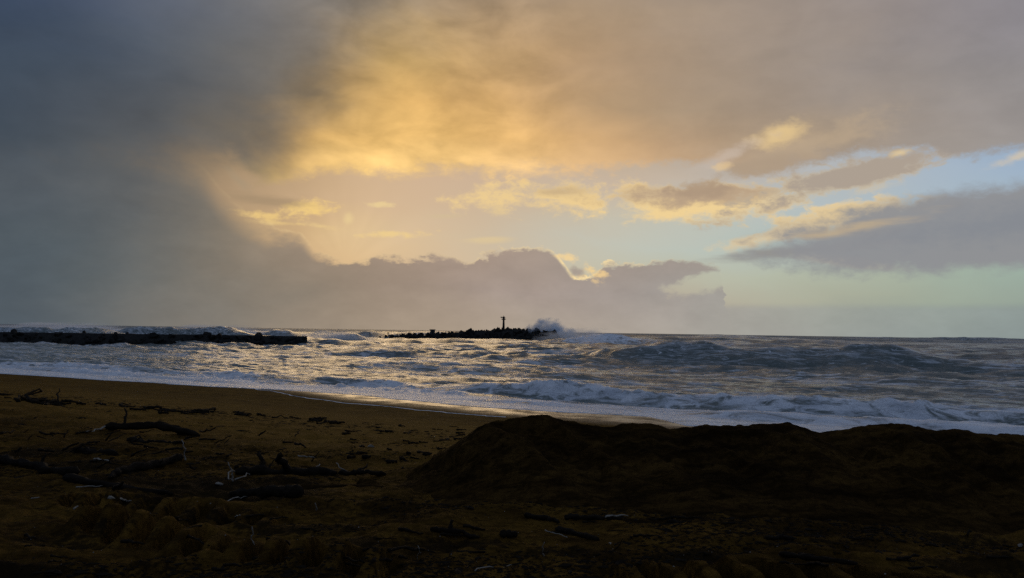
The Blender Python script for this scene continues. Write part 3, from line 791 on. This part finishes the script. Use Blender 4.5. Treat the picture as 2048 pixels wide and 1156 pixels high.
q = at_px(430, 662, 360); spray('breaker_spray', q[0], q[1], 2.0, 36, 10, 4.6, MMIST, 'spray of breakers behind the middle of the low flat breakwater')
q = at_px(130, 662, 380); spray('breaker_spray', q[0], q[1], 2.0, 50, 12, 4.6, MMIST, 'mist of breakers behind the landward end of the low flat breakwater')

# ------------------------------------------------------------------ driftwood
def tube(path, radii, n=8, seed=0, knob=0.26):
    """a crooked tapering limb along a path of points"""
    r_ = random.Random(seed); vv, ff = [], []
    P = [Vector(p) for p in path]
    for i, p in enumerate(P):
        d = (P[min(i+1, len(P)-1)]-P[max(i-1, 0)]).normalized()
        a = d.cross(Vector((0, 0, 1)));
        if a.length < 1e-3: a = Vector((1, 0, 0))
        a.normalize(); b = d.cross(a)
        for k in range(n):
            an = 2*math.pi*k/n; rr_ = radii[i]*(1+r_.uniform(-knob, knob))
            vv.append(p+a*math.cos(an)*rr_+b*math.sin(an)*rr_)
    for i in range(len(P)-1):
        for k in range(n):
            ff.append((i*n+k, i*n+(k+1) % n, (i+1)*n+(k+1) % n, (i+1)*n+k))
    ff.append(tuple(reversed(range(n)))); ff.append(tuple((len(P)-1)*n+k for k in range(n)))
    return vv, ff
def limb(p0, p1, r0, r1, seed, wob=0.06, m=9, sag=0.0):
    r_ = random.Random(seed); p0, p1 = Vector(p0), Vector(p1); L = (p1-p0).length
    pts, rad = [], []
    off = Vector((0, 0, 0))
    for i in range(m):
        f_ = i/(m-1)
        if 0 < i: off = off*0.7+Vector((r_.gauss(0, 1), r_.gauss(0, 1), r_.gauss(0, .6)))*wob*L*0.35
        pts.append(p0.lerp(p1, f_)+off*(1 if 0 < i < m-1 else .5)+Vector((0, 0, sag*math.sin(math.pi*f_)))); rad.append((r0+(r1-r0)*f_)*(1+r_.uniform(-.25, .22))*(0.55 if m > 10 and i in (0, m-1) else 1))
    return pts, rad
def px_pt(px, py, lift=0.0):
    p = hit(px, py); return Vector((p[0], p[1], float(sand_h(p[0], p[1]))+lift))
def log(name, a, b, r0, r1, label, seed, m=None, branches=(), group=None, cat='driftwood', wob=0.05, sag=0.0, lift=0.55):
    """a, b: photo pixels of the ground under the two ends; branches: (fraction, end pixel, lift, r0, r1, material)"""
    A, B = px_pt(*a), px_pt(*b)
    A.z += r0*lift; B.z += r1*lift
    o0 = A.copy(); root = empty(name, o0); tag(root, label, cat, group)
    pts, rad = limb(Vector((0, 0, 0)), B-A, r0, r1, seed, wob, m=17, sag=sag)
    v, f = tube(pts, rad, 12, seed); link_mesh('trunk', v, f, m or MWOOD, root)
    for j, (fr, ep, lf, q0, q1, bm_) in enumerate(branches):
        st = pts[int(fr*(len(pts)-1))]; en = px_pt(*ep, lift=lf)-o0
        kq = .5 if bm_ is MPALE else .8
        p2, r2 = limb(st, en, q0*kq, q1*kq, seed*17+j, 0.12, 7)
        v, f = tube(p2, r2, 7, seed+j); link_mesh('branch', v, f, bm_ or m or MWOOD, root)
    return root
def stick(a, b, r0, label, seed, m=None, la=0.0, lb=0.0, group=None, wob=0.08, name='driftwood_stick'):
    r0 = r0*(.62 if m is None else 1)
    A, B = px_pt(*a, lift=r0*.8+la), px_pt(*b, lift=r0*.8+lb)
    pts, rad = limb(Vector((0, 0, 0)), B-A, r0, r0*.55, seed, wob)
    v, f = tube(pts, rad, 7, seed); o = link_mesh(name, v, f, m or MPALE); o.location = A
    tag(o, label, 'driftwood', group); return o
def upright(px, y0, px2, y1, r0, label, seed, m=None):
    """a stick rising from the sand: foot at pixel (px, y0), tip seen at (px2, y1), standing at the foot's distance"""
    r0 *= .62
    A = px_pt(px, y0, -0.05); d = ray(px2, y1); k = (A.y-0.15)/d[1]; B = Vector(CAM+d*k)
    pts, rad = limb(Vector((0, 0, 0)), B-A, r0, r0*.5, seed, 0.07)
    v, f = tube(pts, rad, 7, seed); o = link_mesh('driftwood_stick', v, f, m or MPALE); o.location = A
    tag(o, label, 'driftwood'); return o
log('driftwood_log', (212, 858), (395, 872), 0.092, 0.060, 'dark driftwood log with an arched end and a pale root on the open sand', 1, sag=0.10, wob=0.03,
    branches=((0.05, (165, 866), 0.03, .05, .02, MPALE), (0.2, (245, 858), 0.45, .05, .02, None), (0.6, (398, 873), 0.02, .10, .05, None)))
log('driftwood_log', (255, 884), (372, 890), 0.048, 0.027, 'thin dark branch lying beside the arched driftwood log', 2, branches=((0.3, (275, 876), 0.1, .03, .01, None),))
log('driftwood_log', (150, 905), (235, 912), 0.068, 0.041, 'dark broken log half sunk in sand near the arched log', 3)
log('driftwood_log', (225, 950), (362, 918), 0.050, 0.062, 'thick dark log propped at a slant with a pale stick beside it', 4, wob=0.03, branches=((0.1, (215, 962), .03, .06, .03, None),))
log('driftwood_log', (0, 925), (150, 952), 0.060, 0.045, 'dark trunk form standing in for a shaded hollow at the edge of the churned sand', 5, wob=0.03)  # dark form added where a hollow in the sand lies in shade
log('driftwood_log', (130, 960), (345, 992), 0.055, 0.030, 'long dark tapering form standing in for a shaded hollow across the churned sand', 6, wob=0.03, branches=((0.5, (250, 985), .12, .04, .02, None),))  # tapering dark form added in place of a shaded hollow
log('driftwood_log', (470, 950), (675, 952), 0.068, 0.068, 'knotty dark log with upturned stumps and forked pale twigs', 7, wob=0.04,
    branches=((0.25, (515, 948), 0.30, .07, .04, None), (0.45, (560, 950), 0.28, .08, .05, None), (0.8, (640, 945), 0.12, .03, .01, MPALE), (0.05, (468, 966), .03, .02, .008, MPALE)))
log('driftwood_log', (460, 992), (606, 992), 0.045, 0.075, 'short thick dark log with a sawn blunt end', 8, wob=0.02)
log('driftwood_log', (678, 948), (772, 950), 0.041, 0.034, 'dark crooked limb end to end with the knotty log', 9, branches=((0.4, (735, 948), .15, .03, .015, None),))
log('driftwood_log', (1113, 1062), (1196, 1082), 0.031, 0.027, 'straight dark plank-like log on bare sand below the mound', 10, wob=0.01)
log('driftwood_log', (1000, 1072), (1034, 1076), 0.034, 0.034, 'stubby dark chunk of wood below the mound', 11, wob=0.01)
log('driftwood_log', (862, 1062), (960, 1076), 0.031, 0.014, 'dark ragged branch below the mound end', 12, branches=((0.4, (905, 1068), .12, .03, .015, None),))
log('driftwood_log', (1558, 1112), (1716, 1130), 0.024, 0.020, 'long straight dark pole on the sand in front of the mound', 13, wob=0.01)
log('driftwood_log', (1050, 1034), (1118, 1046), 0.034, 0.020, 'dark split log at the toe of the mound', 14)
log('driftwood_log', (1130, 1040), (1250, 1038), 0.034, 0.014, 'dark forked limb sloping off the mound toe with pale tip', 15, branches=((0.6, (1258, 1042), .04, .025, .01, MPALE),))
log('driftwood_log', (1335, 1046), (1410, 1050), 0.024, 0.020, 'slender dark log beside the mound toe', 16)
log('driftwood_log', (1530, 1078), (1590, 1080), 0.020, 0.017, 'small dark log near the long straight pole', 17)
# bleached sticks
upright(374, 919, 361, 880, .022, 'pale upright stick leaning by the slanted dark log', 21)
upright(468, 962, 456, 924, .020, 'pale bare stick standing at the root of the knotty log', 22)
stick((470, 960), (506, 944), .014, 'thin pale twig angled up from the knotty log', 23)
stick((188, 920), (216, 924), .022, 'short pale stick by the dark trunks', 24)
stick((152, 976), (224, 974), .014, 'long thin pale stick lying level on litter', 25)
stick((218, 998), (252, 1003), .028, 'thick bleached stick end among the litter', 26)
stick((252, 1003), (292, 1003), .012, 'thin pale twig touching the thick bleached stick', 27)
stick((420, 1013), (498, 998), .014, 'crooked pale branch below the short thick log', 28)
upright(634, 1020, 630, 1006, .014, 'small hooked pale twig on smooth sand', 29)
upright(508, 1084, 505, 1054, .014, 'pale thin stick standing beside the tyre tread', 30)
upright(834, 1117, 836, 1092, .008, 'thin pale reed standing on the near furrow', 31)
upright(1088, 1112, 1090, 1085, .011, 'pale bent stick standing at the near furrow', 32)
stick((1090, 1086), (1135, 1090), .009, 'thin pale twig arching from the bent stick', 33, la=.10, lb=.06)
stick((950, 1144), (1030, 1130), .010, 'long curved pale stick lying on the near furrow', 34)
upright(1222, 1098, 1244, 1078, .010, 'dark forked twig poking out of the sand', 35, MWOOD)
stick((1218, 1088), (1226, 1100), .009, 'short pale twig at the foot of the dark forked twig', 36)
stick((62, 998), (80, 997), .012, 'tiny pale twig among dark litter by the trunks', 37)
stick((148, 1020), (156, 1014), .018, 'bleached chip of wood on the churned sand', 38)
stick((470, 1036), (478, 1032), .014, 'small bleached chip beside the dark furrow', 39)
stick((595, 928), (628, 932), .018, 'pale slat resting on top of the knotty log', 40, la=.12, lb=.12)
stick((672, 938), (696, 946), .012, 'pale curved twig beside the crooked limb', 41, la=.08)
def chunk(px, py, sz, label, seed, m=MPALE, name='driftwood_chunk', cat='driftwood'):
    p = px_pt(px, py); me = boulder_mesh(seed, m); o = bpy.data.objects.new(name, me); C.objects.link(o)
    o.location = (p.x, p.y, p.z+sz*.25); o.scale = (sz*1.6, sz, sz*.7); o.rotation_euler = (0.2, .1, seed); tag(o, label, cat); return o
chunk(438, 972, .07, 'bleached knob of wood beside the short thick log', 51)
chunk(358, 920, .09, 'pale wood knot at the foot of the upright stick', 52)
chunk(742, 895, .10, 'pale pebble of wood on the wrack-strewn open sand', 53)
chunk(2040, 1096, .05, 'pale scrap of wood on the sand in front of the right end of the mound', 54)
# crumpled pale scrap at the foot of the mound
p = px_pt(1600, 1016)
rs = random.Random(5); vv, ff = [], []
for j in range(7):
    for i in range(9): vv.append(((i-4)*.028, (j-3)*.02, rs.uniform(0, .05)+.05*math.sin(i*1.3+j)))
for j in range(6):
    for i in range(8): a = j*9+i; ff.append((a, a+1, a+10, a+9))
msc, tsc, bsc, _ = mat('weathered_sacking'); bsc.inputs['Base Color'].default_value = (.5, .46, .38, 1); bsc.inputs['Roughness'].default_value = .9
o = link_mesh('sacking_scrap', vv, ff, msc, smooth=False); o.location = (p.x, p.y, p.z+.06)
sm = o.modifiers.new('thick', 'SOLIDIFY'); sm.thickness = .006
tag(o, 'crumpled pale scrap of sacking at the foot of the mound', 'litter')
# floating log in the wash
sf, tf = tt(1875, 838); d = ray(1875, 838); k = (0.12-5)/d[2]; q = CAM+d*k
root = empty('floating_log', (q[0], q[1], q[2]+.05)); tag(root, 'dark log floating in the white wash', 'driftwood')
pts, rad = limb((-.42, 0, 0), (.42, .05, .02), .10, .07, 61, 0.04); v, f = tube(pts, rad, 8, 61); link_mesh('trunk', v, f, MWOOD, root)
pts, rad = limb((-.1, 0, .04), (.1, 0, .2), .05, .02, 62, 0.04); v, f = tube(pts, rad, 7, 62); link_mesh('branch', v, f, MWOOD, root)
# wrack line: dark sticks thrown up by the last tide
rw = random.Random(9)
wr_pts = [(0, 789), (60, 800), (110, 806), (180, 808), (260, 813), (330, 824), (420, 826), (480, 830), (560, 834), (650, 842), (700, 848)]
nw = 0
for i in range(62):
    f_ = rw.random()*(len(wr_pts)-1); k = int(f_); g = f_-k
    px = wr_pts[k][0]*(1-g)+wr_pts[k+1][0]*g; py = wr_pts[k][1]*(1-g)+wr_pts[k+1][1]*g + rw.gauss(0, 2.6)
    w = rw.uniform(10, 36)
    stick((px-w/2, py+rw.uniform(-2, 1)), (px+w/2, py+rw.uniform(-1, 3)), rw.uniform(.02, .055), 'dark stick in the wrack line across the smooth upper beach', 100+i, MWOOD, group='wrack line sticks')
log('driftwood_log', (62, 806), (125, 812), 0.061, 0.034, 'dark root stump with raised arms in the wrack line', 18, branches=((0.1, (66, 800), .35, .06, .02, None), (0.9, (118, 806), .5, .05, .02, None), (0.9, (135, 815), .02, .04, .02, None)))
for i in range(46):
    px, py = rw.uniform(690, 930), rw.uniform(845, 930)
    if px > 1000-(py-842)*1.25: continue
    w = rw.uniform(6, 22)
    stick((px-w/2, py), (px+w/2, py+rw.uniform(-1, 2.5)), rw.uniform(.012, .035), 'small dark stick scattered on the open sand left of the mound', 200+i, MWOOD, group='sticks on the open sand')
for i in range(70):
    px, py = rw.uniform(0, 640), rw.uniform(868, 945)
    w = rw.uniform(8, 34)
    stick((px-w/2, py), (px+w/2, py+rw.uniform(-2, 3)), rw.uniform(.007, .026), 'dark stick strewn around the big driftwood logs', 300+i, MWOOD, la=rw.choice((0, 0, .05)), lb=rw.choice((0, .04, .14)), group='sticks around the driftwood logs')
for i in range(60):
    px, py = rw.uniform(0, 2040), rw.uniform(1030, 1140)
    w = rw.uniform(14, 60)
    stick((px-w/2, py), (px+w/2, py+rw.uniform(-6, 8)), rw.uniform(.005, .016), 'dark twig on the churned near sand', 400+i, MWOOD, group='twigs on the churned sand')

# fine litter that nobody could count: bark crumbs, weed and shell grit
def scatter(name, xs, ys, size, mt, label, seed, flat=0.4, elong=2.0):
    r_ = random.Random(seed); vv, ff = [], []
    zs = sand_h(xs, ys)
    for x, y, z in zip(xs.tolist(), ys.tolist(), zs.tolist()):
        a = r_.uniform(-.6, .6)+(1.57 if r_.random() < .15 else 0); L = size*r_.lognormvariate(0, .5); w = L/elong*r_.uniform(.5, 1); h = w*flat
        ca, sa = math.cos(a), math.sin(a); b0 = len(vv)
        for (lx, ly, lz) in ((-L, 0, .002), (0, -w, 0), (L, 0, .002), (0, w, 0), (L*.2*r_.uniform(-1, 1), 0, h+.004), (0, 0, -h)):
            vv.append((x+lx*ca-ly*sa, y+lx*sa+ly*ca, z+lz+.002))
        for q_ in ((0, 1, 4), (1, 2, 4), (2, 3, 4), (3, 0, 4), (1, 0, 5), (2, 1, 5), (3, 2, 5), (0, 3, 5)): ff.append(tuple(b0+k for k in q_))
    o = link_mesh(name, vv, ff, mt, smooth=False); tag(o, label, 'litter', kind='stuff'); return o
rg = np.random.RandomState(31)
Y = 5.6*np.exp(rg.rand(52000)*1.35); X = Y*rg.uniform(-.8, .8, len(Y))
keep = fbm(X/2.6, Y/0.75, 4, 500) > 0.0+rg.rand(len(Y))*.35
scatter('bark_litter', X[keep], Y[keep], .020, MWOOD, 'dark bark and weed litter strewn over the churned sand', 1)
n = 2600
s_ = 18.2+rg.normal(0, 1.2, n)+(rg.rand(n) < .3)*rg.uniform(-7, 3, n); t2 = rg.uniform(-45, -4, n)
scatter('wrack_litter', s_*NX+t2*NY, s_*NY-t2*NX, .06, MWOOD, 'dark weed and bark crumbs along the wrack line', 2, .35, 3.0)
Y = 5.6*np.exp(rg.rand(700)); X = Y*rg.uniform(-.8, .8, 700)
scatter('shell_grit', X, Y, .0035, MPALE, 'pale shell grit speckling the near sand', 3, .8, 1.3)
